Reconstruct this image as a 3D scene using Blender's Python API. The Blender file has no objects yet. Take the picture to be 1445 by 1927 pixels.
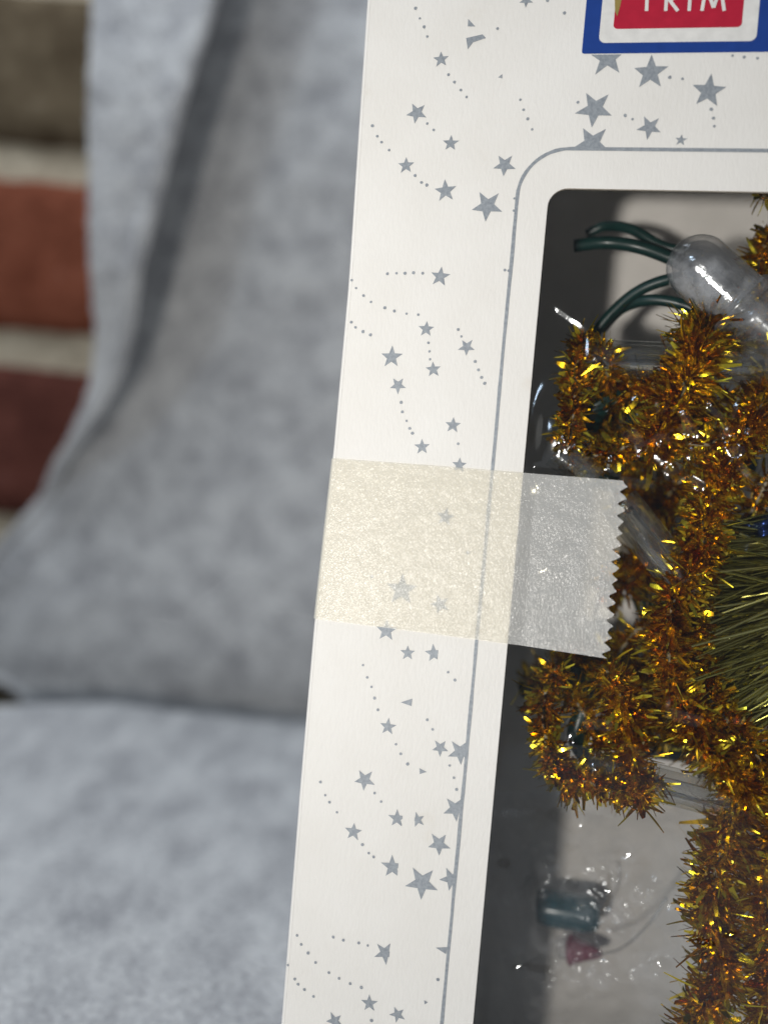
import bpy, bmesh, math, random
import numpy as np
from mathutils import Vector, Matrix, noise

random.seed(7); rng = np.random.default_rng(7)
scene = bpy.context.scene
COL = scene.collection
MM = 0.001

# ------------------------------------------------------------------ camera
H = 0.087                      # lens height over the table
FPX = 1500.0                   # focal length in photo pixels (photo 1445 x 1927)
ROLL = math.radians(5.2)
DIST = 0.095                   # lens to carton front
CAM = Vector((0, 0, H))
CR = Vector((math.cos(ROLL), 0, math.sin(ROLL)))
CU = Vector((-math.sin(ROLL), 0, math.cos(ROLL)))
CF = Vector((0, 1, 0))
cd = bpy.data.cameras.new('camera'); cam = bpy.data.objects.new('camera', cd); COL.objects.link(cam)
cd.sensor_fit = 'HORIZONTAL'; cd.sensor_width = 36.0; cd.lens = 36.0 * FPX / 1445.0
cd.clip_start = 0.005; cd.clip_end = 20.0
cd.dof.use_dof = True; cd.dof.focus_distance = DIST; cd.dof.aperture_fstop = cd.lens / 3.1
cam.matrix_world = Matrix(((CR.x, CU.x, 0, 0), (CR.y, CU.y, -1, 0), (CR.z, CU.z, 0, H), (0, 0, 0, 1)))
scene.camera = cam

# ------------------------------------------------------------------ light
w = bpy.data.worlds.new('World'); scene.world = w; w.use_nodes = True
bg = w.node_tree.nodes['Background']; bg.inputs[0].default_value = (0.80, 0.88, 1.0, 1); bg.inputs[1].default_value = 0.10
def lamp(name, loc, target, power, size, color, shape='DISK'):
    l = bpy.data.lights.new(name, 'AREA'); l.shape = shape; l.size = size; l.energy = power; l.color = color
    o = bpy.data.objects.new(name, l); COL.objects.link(o); o.location = loc
    o.rotation_euler = (Vector(target) - Vector(loc)).to_track_quat('-Z', 'Y').to_euler()
    return o
key = lamp('key_lamp', (-0.0907, -0.1124, H - 0.045), (0.0, 0.15, H + 0.05), 0.134, 0.017, (1.0, 0.955, 0.89))
key.data.spread = math.radians(95)
lamp('daylight_lamp', (-0.16, 0.17, 0.60), (-0.12, 0.19, 0.0), 1.95, 0.35, (0.84, 0.91, 1.0), 'SQUARE')
lamp('film_glare_lamp', (-0.36, -0.26, 0.26), (0.0, 0.12, 0.08), 0.42, 0.085, (0.66, 0.82, 1.0), 'SQUARE')  # added bluish fill that puts cool glare on the film creases
vs = scene.view_settings; vs.view_transform = 'Standard'; vs.look = 'None'; vs.exposure = 0; vs.gamma = 1
scene.render.engine = 'CYCLES'
cy = scene.cycles
cy.transparent_max_bounces = 32; cy.max_bounces = 12; cy.transmission_bounces = 12; cy.glossy_bounces = 6
cy.caustics_reflective = False; cy.caustics_refractive = False

# ------------------------------------------------------------------ placing helpers
YAW = math.radians(10.0)
BU = Vector((math.cos(YAW), -math.sin(YAW), 0)); BN = Vector((math.sin(YAW), math.cos(YAW), 0))
BO = Vector((0, DIST, 0))      # point of the carton's front plane on the optical axis, at table level
def ray(px, py):
    return CR * ((px - 722.5) / FPX) - CU * ((py - 963.5) / FPX) + CF
def bx(px, py, d=0.0):
    """where a sight line meets the plane d mm behind the carton front: carton (u, v) in metres"""
    r = ray(px, py); t = ((BO + BN * d * MM - CAM).dot(BN)) / r.dot(BN)
    p = CAM + r * t - BO
    return p.dot(BU), p.z
def wy(px, py, y):
    r = ray(px, py); p = CAM + r * (y / r.y); return p.x, p.z

# ------------------------------------------------------------------ materials
def mat(name, color=(0.8, 0.8, 0.8), rough=0.5, metal=0.0, spec=0.5):
    m = bpy.data.materials.new(name); m.use_nodes = True
    b = m.node_tree.nodes['Principled BSDF']
    b.inputs['Base Color'].default_value = (*color, 1); b.inputs['Roughness'].default_value = rough
    b.inputs['Metallic'].default_value = metal; b.inputs['Specular IOR Level'].default_value = spec
    return m, m.node_tree, b
def N(nt, t, **k):
    n = nt.nodes.new(t)
    for a, v in k.items():
        if a in n.inputs.keys(): n.inputs[a].default_value = v
        else: setattr(n, a, v)
    return n
def tc(nt): return nt.nodes.new('ShaderNodeTexCoord').outputs['Object']
def noise_n(nt, scale, detail=3.0, rough=0.55, vec=None):
    n = N(nt, 'ShaderNodeTexNoise', Scale=scale, Detail=detail, Roughness=rough)
    nt.links.new(vec if vec is not None else tc(nt), n.inputs['Vector']); return n.outputs['Fac']
def ramp(nt, fac, stops):
    r = nt.nodes.new('ShaderNodeValToRGB'); e = r.color_ramp.elements
    while len(e) < len(stops): e.new(0.5)
    for el, (p, c) in zip(e, stops): el.position = p; el.color = (*c, 1)
    nt.links.new(fac, r.inputs[0]); return r.outputs[0]
def bump(nt, b, h, strength, dist):
    n = N(nt, 'ShaderNodeBump'); n.inputs['Strength'].default_value = strength; n.inputs['Distance'].default_value = dist
    nt.links.new(h, n.inputs['Height']); nt.links.new(n.outputs[0], b.inputs['Normal']); return n
M = {}
def mk():
    # carton board
    m, nt, b = mat('white_carton', (0.8, 0.78, 0.74), 0.5, 0, 0.25)
    c = ramp(nt, noise_n(nt, 90, 5, 0.6), [(0.22, (0.74, 0.70, 0.63)), (0.36, (0.80, 0.778, 0.735)), (0.7, (0.84, 0.822, 0.785))])
    nt.links.new(c, b.inputs['Base Color'])
    mp = N(nt, 'ShaderNodeMapping'); mp.inputs['Scale'].default_value = (1, 1, 0.35); nt.links.new(tc(nt), mp.inputs[0])
    bump(nt, b, noise_n(nt, 2600, 3, 0.6, mp.outputs[0]), 0.5, 0.00010); M['card'] = m
    m, nt, b = mat('carton_edge', (0.50, 0.45, 0.37), 0.9, 0, 0.1)
    c = ramp(nt, noise_n(nt, 3000, 2), [(0.3, (0.40, 0.35, 0.28)), (0.7, (0.58, 0.53, 0.45))]); nt.links.new(c, b.inputs[0]); M['card_edge'] = m
    m, nt, b = mat('grey_board', (0.43, 0.405, 0.375), 0.85, 0, 0.2)
    c = ramp(nt, noise_n(nt, 160, 5), [(0.3, (0.69, 0.665, 0.625)), (0.7, (0.77, 0.74, 0.70))]); nt.links.new(c, b.inputs[0])
    bump(nt, b, noise_n(nt, 1500, 3), 0.3, 0.0001); M['board'] = m
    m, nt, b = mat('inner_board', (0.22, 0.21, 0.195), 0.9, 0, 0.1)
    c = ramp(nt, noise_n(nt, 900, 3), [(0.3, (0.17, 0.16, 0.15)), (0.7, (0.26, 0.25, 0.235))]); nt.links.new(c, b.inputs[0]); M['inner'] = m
    # printing inks
    m, nt, b = mat('silver_ink', (0.30, 0.33, 0.37), 0.55, 0.12, 0.3)
    c = ramp(nt, noise_n(nt, 2500, 3, 0.7), [(0.35, (0.25, 0.275, 0.305)), (0.66, (0.36, 0.39, 0.42))]); nt.links.new(c, b.inputs[0])
    bump(nt, b, noise_n(nt, 3500, 2), 0.25, 0.00006); M['silver'] = m
    for k, c0 in (('blue', (0.015, 0.055, 0.27)), ('red', (0.48, 0.017, 0.045)), ('inkwhite', (0.80, 0.79, 0.76)), ('goldink', (0.33, 0.25, 0.08))):
        m, nt, b = mat(k + '_ink', c0, 0.4, 0, 0.4)
        c = ramp(nt, noise_n(nt, 700, 4), [(0.25, tuple(x * 0.88 for x in c0)), (0.75, tuple(min(1, x * 1.06) for x in c0))]); nt.links.new(c, b.inputs[0])
        bump(nt, b, noise_n(nt, 2600, 3), 0.25, 0.00006); M[k] = m
    # felt
    m, nt, b = mat('white_felt', (0.7, 0.7, 0.7), 0.95, 0, 0.1)
    b.inputs['Sheen Weight'].default_value = 0.25; b.inputs['Sheen Roughness'].default_value = 0.6
    mpf = N(nt, 'ShaderNodeMapping'); mpf.inputs['Scale'].default_value = (1, 0.45, 1); nt.links.new(tc(nt), mpf.inputs[0])
    a = noise_n(nt, 75, 6, 0.68, mpf.outputs[0]); f = noise_n(nt, 700, 3, 0.6)
    mx = N(nt, 'ShaderNodeMath', operation='MULTIPLY_ADD'); nt.links.new(f, mx.inputs[0]); mx.inputs[1].default_value = 0.75
    nt.links.new(a, mx.inputs[2])
    c = ramp(nt, mx.outputs[0], [(0.62, (0.30, 0.30, 0.315)), (1.0, (0.71, 0.71, 0.70))]); nt.links.new(c, b.inputs[0])
    bump(nt, b, mx.outputs[0], 0.7, 0.0014); M['felt'] = m
    m, nt, b = mat('felt_fibre', (0.75, 0.75, 0.76), 0.6, 0, 0.3)
    c = ramp(nt, noise_n(nt, 200, 2), [(0.3, (0.66, 0.66, 0.67)), (0.7, (0.82, 0.82, 0.82))]); nt.links.new(c, b.inputs[0]); M['fibre'] = m
    # bricks
    for k, lo, hi in (('brick_olive', (0.085, 0.060, 0.034), (0.19, 0.145, 0.09)), ('brick_red', (0.165, 0.044, 0.022), (0.30, 0.095, 0.052)),
                      ('brick_dark', (0.10, 0.033, 0.024), (0.19, 0.065, 0.047))):
        m, nt, b = mat(k, hi, 0.9, 0, 0.15)
        c = ramp(nt, noise_n(nt, 60, 8, 0.7), [(0.35, lo), (0.62, hi), (0.8, tuple(0.5 * x + 0.12 for x in hi))]); nt.links.new(c, b.inputs[0])
        bump(nt, b, noise_n(nt, 260, 8, 0.7), 0.8, 0.002); M[k] = m
    m, nt, b = mat('mortar', (0.4, 0.36, 0.29), 0.95, 0, 0.1)
    c = ramp(nt, noise_n(nt, 110, 8, 0.7), [(0.3, (0.46, 0.38, 0.27)), (0.62, (0.78, 0.68, 0.51))]); nt.links.new(c, b.inputs[0])
    bump(nt, b, noise_n(nt, 200, 8, 0.7), 0.9, 0.003); M['mortar'] = m
    m, nt, b = mat('table_wood', (0.16, 0.09, 0.05), 0.6)
    c = ramp(nt, noise_n(nt, 30, 6), [(0.3, (0.11, 0.06, 0.03)), (0.7, (0.2, 0.12, 0.07))]); nt.links.new(c, b.inputs[0]); M['wood'] = m
    # tinsel foils
    def foil(key, stops, rough):
        m, nt, b = mat(key, stops[1][1], rough, 1.0)
        g = nt.nodes.new('ShaderNodeNewGeometry')
        c = ramp(nt, g.outputs['Random Per Island'], stops); nt.links.new(c, b.inputs[0])
        M[key] = m
    foil('gold_foil', [(0.0, (0.46, 0.22, 0.008)), (0.4, (0.78, 0.53, 0.020)), (1.0, (1.0, 0.83, 0.07))], 0.18)
    foil('green_gold_foil', [(0.0, (0.36, 0.33, 0.07)), (0.5, (0.62, 0.57, 0.16)), (1.0, (0.92, 0.86, 0.36))], 0.24)
    m, nt, b = mat('blue_foil', (0.03, 0.06, 0.22), 0.25, 0.8); c = ramp(nt, noise_n(nt, 300, 3), [(0.3, (0.015, 0.04, 0.14)), (0.7, (0.05, 0.09, 0.28))]); nt.links.new(c, b.inputs[0]); M['bluefoil'] = m
    # wire etc
    for k, c0, r in (('green_wire', (0.005, 0.030, 0.026), 0.35), ('teal_paint', (0.012, 0.075, 0.10), 0.25), ('pink_paint', (0.20, 0.022, 0.06), 0.35), ('core_wire', (0.25, 0.2, 0.12), 0.4)):
        m, nt, b = mat(k, c0, r, 0, 0.5)
        c = ramp(nt, noise_n(nt, 400, 3), [(0.3, tuple(x * 0.8 for x in c0)), (0.7, tuple(x * 1.15 for x in c0))]); nt.links.new(c, b.inputs[0]); M[k] = m
    # clear film: sees through, mirrors by Fresnel
    def film(key, ior, tint, rough, haze, wob=0.0001):
        m = bpy.data.materials.new(key); m.use_nodes = True; nt = m.node_tree; nt.nodes.clear()
        out = N(nt, 'ShaderNodeOutputMaterial'); tr = N(nt, 'ShaderNodeBsdfTransparent'); tr.inputs[0].default_value = (*tint, 1)
        gl = N(nt, 'ShaderNodeBsdfGlossy'); gl.inputs['Color'].default_value = (0.93, 0.97, 1, 1); gl.inputs['Roughness'].default_value = rough
        df = N(nt, 'ShaderNodeBsdfDiffuse'); df.inputs[0].default_value = (0.8, 0.82, 0.85, 1)
        f0 = ((ior - 1) / (ior + 1)) ** 2          # Schlick, the same from both sides of the sheet
        lw_ = N(nt, 'ShaderNodeLayerWeight'); lw_.inputs[0].default_value = 0.5
        p5 = N(nt, 'ShaderNodeMath', operation='POWER'); nt.links.new(lw_.outputs['Facing'], p5.inputs[0]); p5.inputs[1].default_value = 5.0
        fr = N(nt, 'ShaderNodeMath', operation='MULTIPLY_ADD'); nt.links.new(p5.outputs[0], fr.inputs[0]); fr.inputs[1].default_value = 1 - f0; fr.inputs[2].default_value = f0
        bump(nt, gl, noise_n(nt, 420, 4, 0.6), 0.35, wob)
        n1 = noise_n(nt, 150, 5, 0.6)
        hz = N(nt, 'ShaderNodeMapRange'); nt.links.new(n1, hz.inputs[0]); hz.inputs[1].default_value = 0.46; hz.inputs[2].default_value = 0.72; hz.inputs[3].default_value = haze * 0.12; hz.inputs[4].default_value = haze
        m1 = N(nt, 'ShaderNodeMixShader'); nt.links.new(hz.outputs[0], m1.inputs[0]); nt.links.new(tr.outputs[0], m1.inputs[1]); nt.links.new(df.outputs[0], m1.inputs[2])
        m2 = N(nt, 'ShaderNodeMixShader'); nt.links.new(fr.outputs[0], m2.inputs[0]); nt.links.new(m1.outputs[0], m2.inputs[1]); nt.links.new(gl.outputs[0], m2.inputs[2])
        nt.links.new(m2.outputs[0], out.inputs[0]); M[key] = m
    film('clear_film', 1.65, (0.97, 0.97, 0.97), 0.12, 0.002, 0.0001)
    film('clear_bag', 1.55, (0.97, 0.97, 0.97), 0.15, 0.26, 0.0005)
    m, nt, b = mat('clear_plastic', (0.96, 0.96, 0.95), 0.03, 0, 0.5); b.inputs['Transmission Weight'].default_value = 1.0; b.inputs['IOR'].default_value = 1.45
    bump(nt, b, noise_n(nt, 500, 3), 0.15, 0.0002); M['clear_plastic'] = m
    film('bulb_plastic', 1.85, (0.82, 0.82, 0.82), 0.12, 0.52, 0.0004)
    film('tube_plastic', 2.0, (0.93, 0.93, 0.92), 0.09, 0.07, 0.0003)
    film('frosted_plastic', 1.5, (0.80, 0.80, 0.80), 0.22, 0.35)
    # tape
    m = bpy.data.materials.new('frosted_tape'); m.use_nodes = True; nt = m.node_tree; b = nt.nodes['Principled BSDF']; out = nt.nodes['Material Output']
    b.inputs['Base Color'].default_value = (0.9, 0.9, 0.87, 1); b.inputs['Roughness'].default_value = 0.33; b.inputs['Specular IOR Level'].default_value = 0.6
    mp = N(nt, 'ShaderNodeMapping'); mp.inputs['Scale'].default_value = (1.0, 1, 0.4); nt.links.new(tc(nt), mp.inputs[0])
    n1 = noise_n(nt, 4400, 2, 0.6, mp.outputs[0])
    n2 = noise_n(nt, 1300, 2, 0.5, mp.outputs[0])
    ad = N(nt, 'ShaderNodeMath', operation='MULTIPLY_ADD'); nt.links.new(n2, ad.inputs[0]); ad.inputs[1].default_value = 0.45; nt.links.new(n1, ad.inputs[2])
    gl = N(nt, 'ShaderNodeBsdfGlossy'); gl.inputs['Roughness'].default_value = 0.20; bump(nt, gl, ad.outputs[0], 1.0, 0.00014)
    b.inputs['Specular IOR Level'].default_value = 0.1
    c = ramp(nt, noise_n(nt, 1500, 5, 0.7, mp.outputs[0]), [(0.3, (0.84, 0.84, 0.81)), (0.7, (0.95, 0.95, 0.92))]); nt.links.new(c, b.inputs[0])
    tr = N(nt, 'ShaderNodeBsdfTransparent'); tr.inputs[0].default_value = (0.98, 0.93, 0.79, 1)
    tl_ = N(nt, 'ShaderNodeBsdfTranslucent'); tl_.inputs[0].default_value = (0.98, 0.93, 0.79, 1)
    m0 = N(nt, 'ShaderNodeMixShader'); m0.inputs[0].default_value = 0.88; nt.links.new(tl_.outputs[0], m0.inputs[1]); nt.links.new(tr.outputs[0], m0.inputs[2])
    mx = N(nt, 'ShaderNodeMixShader'); mx.inputs[0].default_value = 0.56
    nt.links.new(b.outputs[0], mx.inputs[1]); nt.links.new(m0.outputs[0], mx.inputs[2]); mg = N(nt, 'ShaderNodeMixShader'); mg.inputs[0].default_value = 0.036; nt.links.new(mx.outputs[0], mg.inputs[1]); nt.links.new(gl.outputs[0], mg.inputs[2]); nt.links.new(mg.outputs[0], out.inputs[0]); M['tape'] = m
mk()

# ------------------------------------------------------------------ object helpers
def obj(name, me, m=None, parent=None, smooth=False):
    if isinstance(me, bmesh.types.BMesh):
        b = me; me = bpy.data.meshes.new(name); b.to_mesh(me); b.free()
    o = bpy.data.objects.new(name, me); COL.objects.link(o)
    if m and not me.materials: me.materials.append(M[m])
    if smooth:
        me.polygons.foreach_set('use_smooth', [True] * len(me.polygons))
    if parent: o.parent = parent
    return o
def tag(o, label=None, cat=None, group=None, kind=None):
    for k, v in (('label', label), ('category', cat), ('group', group), ('kind', kind)):
        if v: o[k] = v
    return o
def empty(name, loc=(0, 0, 0), rz=0.0):
    o = bpy.data.objects.new(name, None); COL.objects.link(o); o.location = loc; o.rotation_euler = (0, 0, rz); o.empty_display_size = 0.01; return o
def mesh_pd(name, v, f):
    me = bpy.data.meshes.new(name); me.from_pydata([tuple(p) for p in v], [], f); me.update(); return me
def grid_mesh(name, P):
    """P: array rows x cols x 3"""
    P = np.asarray(P); r, c = P.shape[:2]
    idx = np.arange(r * c).reshape(r, c)
    f = np.stack([idx[:-1, :-1], idx[:-1, 1:], idx[1:, 1:], idx[1:, :-1]], -1).reshape(-1, 4)
    return mesh_pd(name, P.reshape(-1, 3), f.tolist())
def catmull(pts, n):
    pts = np.asarray(pts, float)
    p = np.vstack([2 * pts[0] - pts[1], pts, 2 * pts[-1] - pts[-2]])
    out = []
    segs = len(pts) - 1
    for k in range(n):
        s = k / (n - 1) * segs; i = min(int(s), segs - 1); t = s - i
        a, b, c, d = p[i], p[i + 1], p[i + 2], p[i + 3]
        out.append(0.5 * (2 * b + (c - a) * t + (2 * a - 5 * b + 4 * c - d) * t * t + (3 * b - a - 3 * c + d) * t ** 3))
    return np.array(out)
def frames(path):
    T = np.gradient(path, axis=0); T /= np.linalg.norm(T, axis=1)[:, None] + 1e-12
    ref = np.array([0.13, 0.97, 0.2]); A = np.cross(T, ref); A /= np.linalg.norm(A, axis=1)[:, None]
    return T, A, np.cross(T, A)
def tube_mesh(name, path, rad, seg=14, cap=True):
    path = np.asarray(path, float); rad = np.broadcast_to(np.asarray(rad, float), (len(path),))
    T, A, B = frames(path)
    an = np.linspace(0, 2 * np.pi, seg, endpoint=False)
    V = path[:, None] + rad[:, None, None] * (A[:, None] * np.cos(an)[None, :, None] + B[:, None] * np.sin(an)[None, :, None])
    n = len(path); f = []
    for i in range(n - 1):
        for j in range(seg):
            k = (j + 1) % seg; f.append((i * seg + j, i * seg + k, (i + 1) * seg + k, (i + 1) * seg + j))
    if cap: f.append(tuple(range(seg))[::-1]); f.append(tuple(range((n - 1) * seg, n * seg)))
    return mesh_pd(name, V.reshape(-1, 3), f)
def smoothnoise(x, y, s, seed=0.0):
    return noise.noise((x * s + seed * 7.31, y * s - seed * 3.7, seed))

# ================================================================== SETTING
# table under the cloth
bm = bmesh.new(); bmesh.ops.create_cube(bm, size=1)
bmesh.ops.scale(bm, vec=(0.9, 0.40, 0.02), verts=bm.verts); bmesh.ops.translate(bm, vec=(0, 0.055, -0.0142), verts=bm.verts)
tag(obj('table_top', bm, 'wood'), kind='structure')

# brick wall ---------------------------------------------------------
K = H / 0.075                   # depth of the backdrop follows from the lens height
WY = 0.322 * K
wall = empty('brick_wall', (0, WY, -0.05))
tag(wall, 'old brick wall with pale rough mortar behind the hanging felt', 'wall')
def rough_box(name, sx, sy, sz, nx, nz, amp, seed):
    bm = bmesh.new(); V = []
    P = []
    for j in range(nz + 1):
        row = []
        for i in range(nx + 1):
            x = (i / nx - 0.5) * sx; z = (j / nz - 0.5) * sz
            e = min(1, min(i, nx - i, j, nz - j) / 2.0)
            nz_ = noise.noise((x * 60 + seed, z * 60, seed)) + 0.6 * noise.noise((x * 170, z * 170 + seed, 2.0))
            ed = (1 - e) * 0.0025
            dx = amp * 0.9 * noise.noise((z * 90, seed, 4)) if i in (0, nx) else 0
            dz = amp * 0.9 * noise.noise((x * 90, seed, 9)) if j in (0, nz) else 0
            row.append((x + dx, -sy / 2 + ed - amp * nz_, z + dz))
        P.append(row)
    front = np.array(P)
    r, c = front.shape[:2]
    verts = [tuple(p) for p in front.reshape(-1, 3)]
    faces = [(a * c + b, a * c + b + 1, (a + 1) * c + b + 1, (a + 1) * c + b) for a in range(r - 1) for b in range(c - 1)]
    loop = [b for b in range(c)] + [a * c + c - 1 for a in range(1, r)] + [(r - 1) * c + b for b in range(c - 2, -1, -1)] + [a * c for a in range(r - 2, 0, -1)]
    base = len(verts)
    for k in loop: verts.append((verts[k][0], sy / 2, verts[k][2]))
    L = len(loop)
    for k in range(L): faces.append((loop[(k + 1) % L], loop[k], base + k, base + (k + 1) % L))
    faces.append(tuple(base + k for k in range(L)))
    return mesh_pd(name, verts, faces)
zc = []   # mortar bed centres, from the three beds in view
for py in (300, 655):
    zc.append(wy(60, py, WY)[1])
pitch = zc[0] - zc[1]
BL, BHh = 0.215, pitch - 0.0185
bed0 = zc[0]
o = obj('mortar', rough_box('mortar', 1.0, 0.05, 0.62, 120, 90, 0.0012, 3.3), 'mortar', wall, True); o.location = (0.1, 0.031, bed0 - 0.05 + 0.05)
variants = {k: [rough_box(k, BL, 0.05, BHh, 34, 12, 0.0013, s) for s in ss] for k, ss in
            (('brick_olive', (1.1, 2.2)), ('brick_red', (5.5, 6.1)), ('brick_dark', (8.8, 9.4)))}
plan = {2: 'brick_red', 1: 'brick_dark', 0: 'brick_olive', -1: 'brick_red', -2: 'brick_dark', -3: 'brick_olive', -4: 'brick_red'}
kinds = list(variants)
for row in range(-4, 3):
    zz = bed0 + (row + 0.5) * pitch + 0.05
    off = (row % 2) * (BL + 0.014) * 0.5 - 0.055
    for k in range(-2, 3):
        kk = plan[row] if k in (-1, 0) and True else kinds[(row * 3 + k * 2) % 3]
        me = variants[kk][(row + k) % 2]
        b = obj('brick', me, kk, wall, True); b.location = (off + k * (BL + 0.014) - 0.06, 0.0255, zz)
        b.rotation_euler = (random.uniform(-.01, .01), 0, random.uniform(-.012, .012))

# felt hanging on the wall --------------------------------------------
def interp(tab):
    tab = sorted(tab); zs = [a for a, _ in tab]; xs = [b for _, b in tab]
    return lambda z: float(np.interp(z, zs, xs))
YR = 0.290 * K                        # rear layer
ridge_px = [(640, -900), (470, -250), (405, 0), (362, 150), (318, 310), (275, 450), (228, 600), (190, 700), (130, 800), (70, 890), (10, 975), (-60, 1060)]
edge_px = [(170, -900), (165, -250), (163, 0), (160, 200), (157, 400), (150, 560), (133, 670), (105, 750), (62, 850), (5, 980), (-62, 1070)]
low_px = [(-75, 1110), (-70, 1200), (-40, 1255), (12, 1280), (46, 1310), (44, 1350), (30, 1390)]
def gap(z):   # how far the fold stands off
    za, zb = wy(70, 930, 0.27 * K)[1], wy(250, 520, 0.26 * K)[1]
    return 0.003 + 0.039 * K * min(1, max(0, (z - za) / (zb - za))) ** 0.8
_xr = interp([(lambda p: (p[1], p[0]))(wy(a, b, K * (0.249 if b < 700 else 0.249 + (b - 700) / 360 * 0.04))) for a, b in ridge_px])
_xl = interp([(lambda p: (p[1], p[0]))(wy(a, b, K * (0.246 if b < 700 else 0.246 + (b - 700) / 370 * 0.034))) for a, b in edge_px] +
            [(lambda p: (p[1], p[0]))(wy(a, b, 0.296 * K)) for a, b in low_px])
sm = lambda f: (lambda z: sum(f(z + d * 0.004) for d in range(-4, 5)) / 9)
xr = sm(_xr); xl = (lambda z: sm(_xl)(z) if z > 0.05 else _xl(z))
zlow = wy(-60, 1060, 0.292 * K)[1]
rows = []
NZ, NXc = 300, 190
for j in range(NZ):
    z = -0.035 + (0.40) * j / (NZ - 1)
    L = xl(z); g = gap(z)
    yb = YR - 0.004 * math.sin(z * 30 + 1)
    if z < 0.07: yb += (0.07 - z) ** 2 / 0.07 * 0.09
    R = max(xr(z), L + 0.003) if z > zlow else L + 0.006
    yf = yb - g
    wd = R - L
    ctl = [(L, yf + 0.005 * min(1, g / .02)), (L + wd * 0.35, yf + 0.0035), (L + wd * 0.7, yf + 0.002), (R - 0.0022, yf), (R, yf + 0.002 * min(1, g / .01) + 0.0005),
           (R - 0.0006 - 0.10 * g, yf + 0.0025 + 0.10 * g), (R + 0.0005 - 0.34 * g, yf + 0.45 * g), (R + 0.001 - 0.40 * g, yb - 0.12 * g), (R + 0.004 - 0.32 * g, yb - 0.0006), (R + 0.012 - 0.1 * g, yb)]
    fr = catmull(np.array([(a, b, 0) for a, b in ctl]), 120)
    x0, y0 = fr[-1][0], fr[-1][1]
    rest = np.array([(x0 + (0.30 - x0) * ((k / 80) ** 1.1), y0 + 0.002 * math.sin(k * 0.13 + z * 20), 0) for k in range(1, 81)])
    pr = np.vstack([fr, rest])
    row = []
    for k, (x, y, _) in enumerate(pr):
        n1 = smoothnoise(x, z, 28, 1.0) * 0.0016 + smoothnoise(x, z, 95, 2.0) * 0.0006 + smoothnoise(x, z, 330, 3.0) * 0.00035
        ragged = smoothnoise(z, 0.3, 350, 5) * 0.0007 if k < 3 else 0
        row.append((x + ragged, y + n1, z))
    rows.append(row)
def fuzz_mesh(name, P, n, lo, hi, wdt, seed, edge_cols=None, edge_n=0):
    """short stray fibres lying on a sheet given as a grid"""
    r = np.random.default_rng(seed); P = np.asarray(P); R, C = P.shape[:2]
    i = r.integers(1, R - 1, n); j = r.integers(1, C - 1, n)
    if edge_cols is not None:
        i2 = r.integers(1, R - 1, edge_n); j2 = r.integers(edge_cols[0], edge_cols[1], edge_n)
        i = np.concatenate([i, i2]); j = np.concatenate([j, j2]); n = len(i)
    fi = r.random(n)[:, None]; fj = r.random(n)[:, None]
    base = P[i, j] + (P[i + 1, j] - P[i, j]) * fi * 0.9 + (P[i, j + 1] - P[i, j]) * fj * 0.9
    nr = np.cross(P[i + 1, j] - P[i - 1, j], P[i, j + 1] - P[i, j - 1]); nr /= np.linalg.norm(nr, axis=1)[:, None] + 1e-12
    nr *= np.where((nr[:, 1] - nr[:, 2]) > 0, -1, 1)[:, None]
    d = r.normal(size=(n, 3)); d -= nr * (d * nr).sum(1)[:, None]; d /= np.linalg.norm(d, axis=1)[:, None] + 1e-12
    L = r.uniform(lo, hi, n)[:, None]; lift = r.uniform(0.05, 0.55, n)[:, None]
    p0 = base; p1 = base + d * L * 0.5 + nr * L * lift * 0.6; p2 = base + d * L * 0.95 + nr * L * lift * r.uniform(0.1, 1.2, n)[:, None] + r.normal(size=(n, 3)) * L * 0.12
    s = np.cross(d, nr); s = s * wdt + nr * wdt * 0.5
    V = np.stack([p0 - s, p0 + s, p1 - s, p1 + s, p2 - s * .5, p2 + s * .5], 1).reshape(-1, 3)
    k = np.arange(n) * 6
    F = np.concatenate([np.stack([k, k + 1, k + 3, k + 2], 1), np.stack([k + 2, k + 3, k + 5, k + 4], 1)])
    return mesh_pd(name, V, F.tolist())
drape = empty('felt_drape', (0, 0, 0))
tag(drape, 'white felt hanging over the bricks with a deep slanting fold', 'cloth')
o = obj('sheet', grid_mesh('sheet', rows), 'felt', drape, True)
md = o.modifiers.new('thick', 'SOLIDIFY'); md.thickness = 0.0012; md.offset = 1.0
tag(obj('fibre_fuzz', fuzz_mesh('fibre_fuzz', rows, 16000, 0.0008, 0.0024, 0.000024, 3, (36, 60), 26000), 'fibre', drape), kind='stuff')

# felt on the table ---------------------------------------------------
YE = 0.274 * K
rows = []
prof = []
for k in range(150): prof.append((-0.10 + (YE - 0.004 + 0.10) * k / 149, 0.0))
for k in range(1, 14):
    a = k / 13 * math.pi * 0.62; prof.append((YE - 0.004 + 0.007 * math.sin(a), -0.007 * (1 - math.cos(a))))
for y, dz in prof:
    row = []
    for i in range(200):
        x = -0.30 + 0.56 * i / 199
        m = min(1, max(0, (y - 0.20) / 0.09))
        z = dz + 0.0035 * m * m * (1 + 0.35 * math.sin(x * 45 + 0.5)) + smoothnoise(x, y, 30, 11) * 0.0013 * m + smoothnoise(x, y, 110, 12) * 0.0005 + smoothnoise(x, y, 340, 13) * 0.00035 - 0.0016
        yy = y + (0.0022 * math.sin(x * 38 + 2) + smoothnoise(x, 0, 60, 14) * 0.0015) * m - 0.042 * m * min(1, max(0, (-x - 0.085) / 0.09)) ** 1.3
        row.append((x, yy, z))
    rows.append(row)
tcl = empty('felt_table_cloth', (0, 0, 0))
tag(tcl, 'white fleecy felt spread flat on the table under the carton', 'cloth')
o = obj('sheet', grid_mesh('sheet', rows), 'felt', tcl, True)
md = o.modifiers.new('thick', 'SOLIDIFY'); md.thickness = 0.0012; md.offset = -1.0
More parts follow.
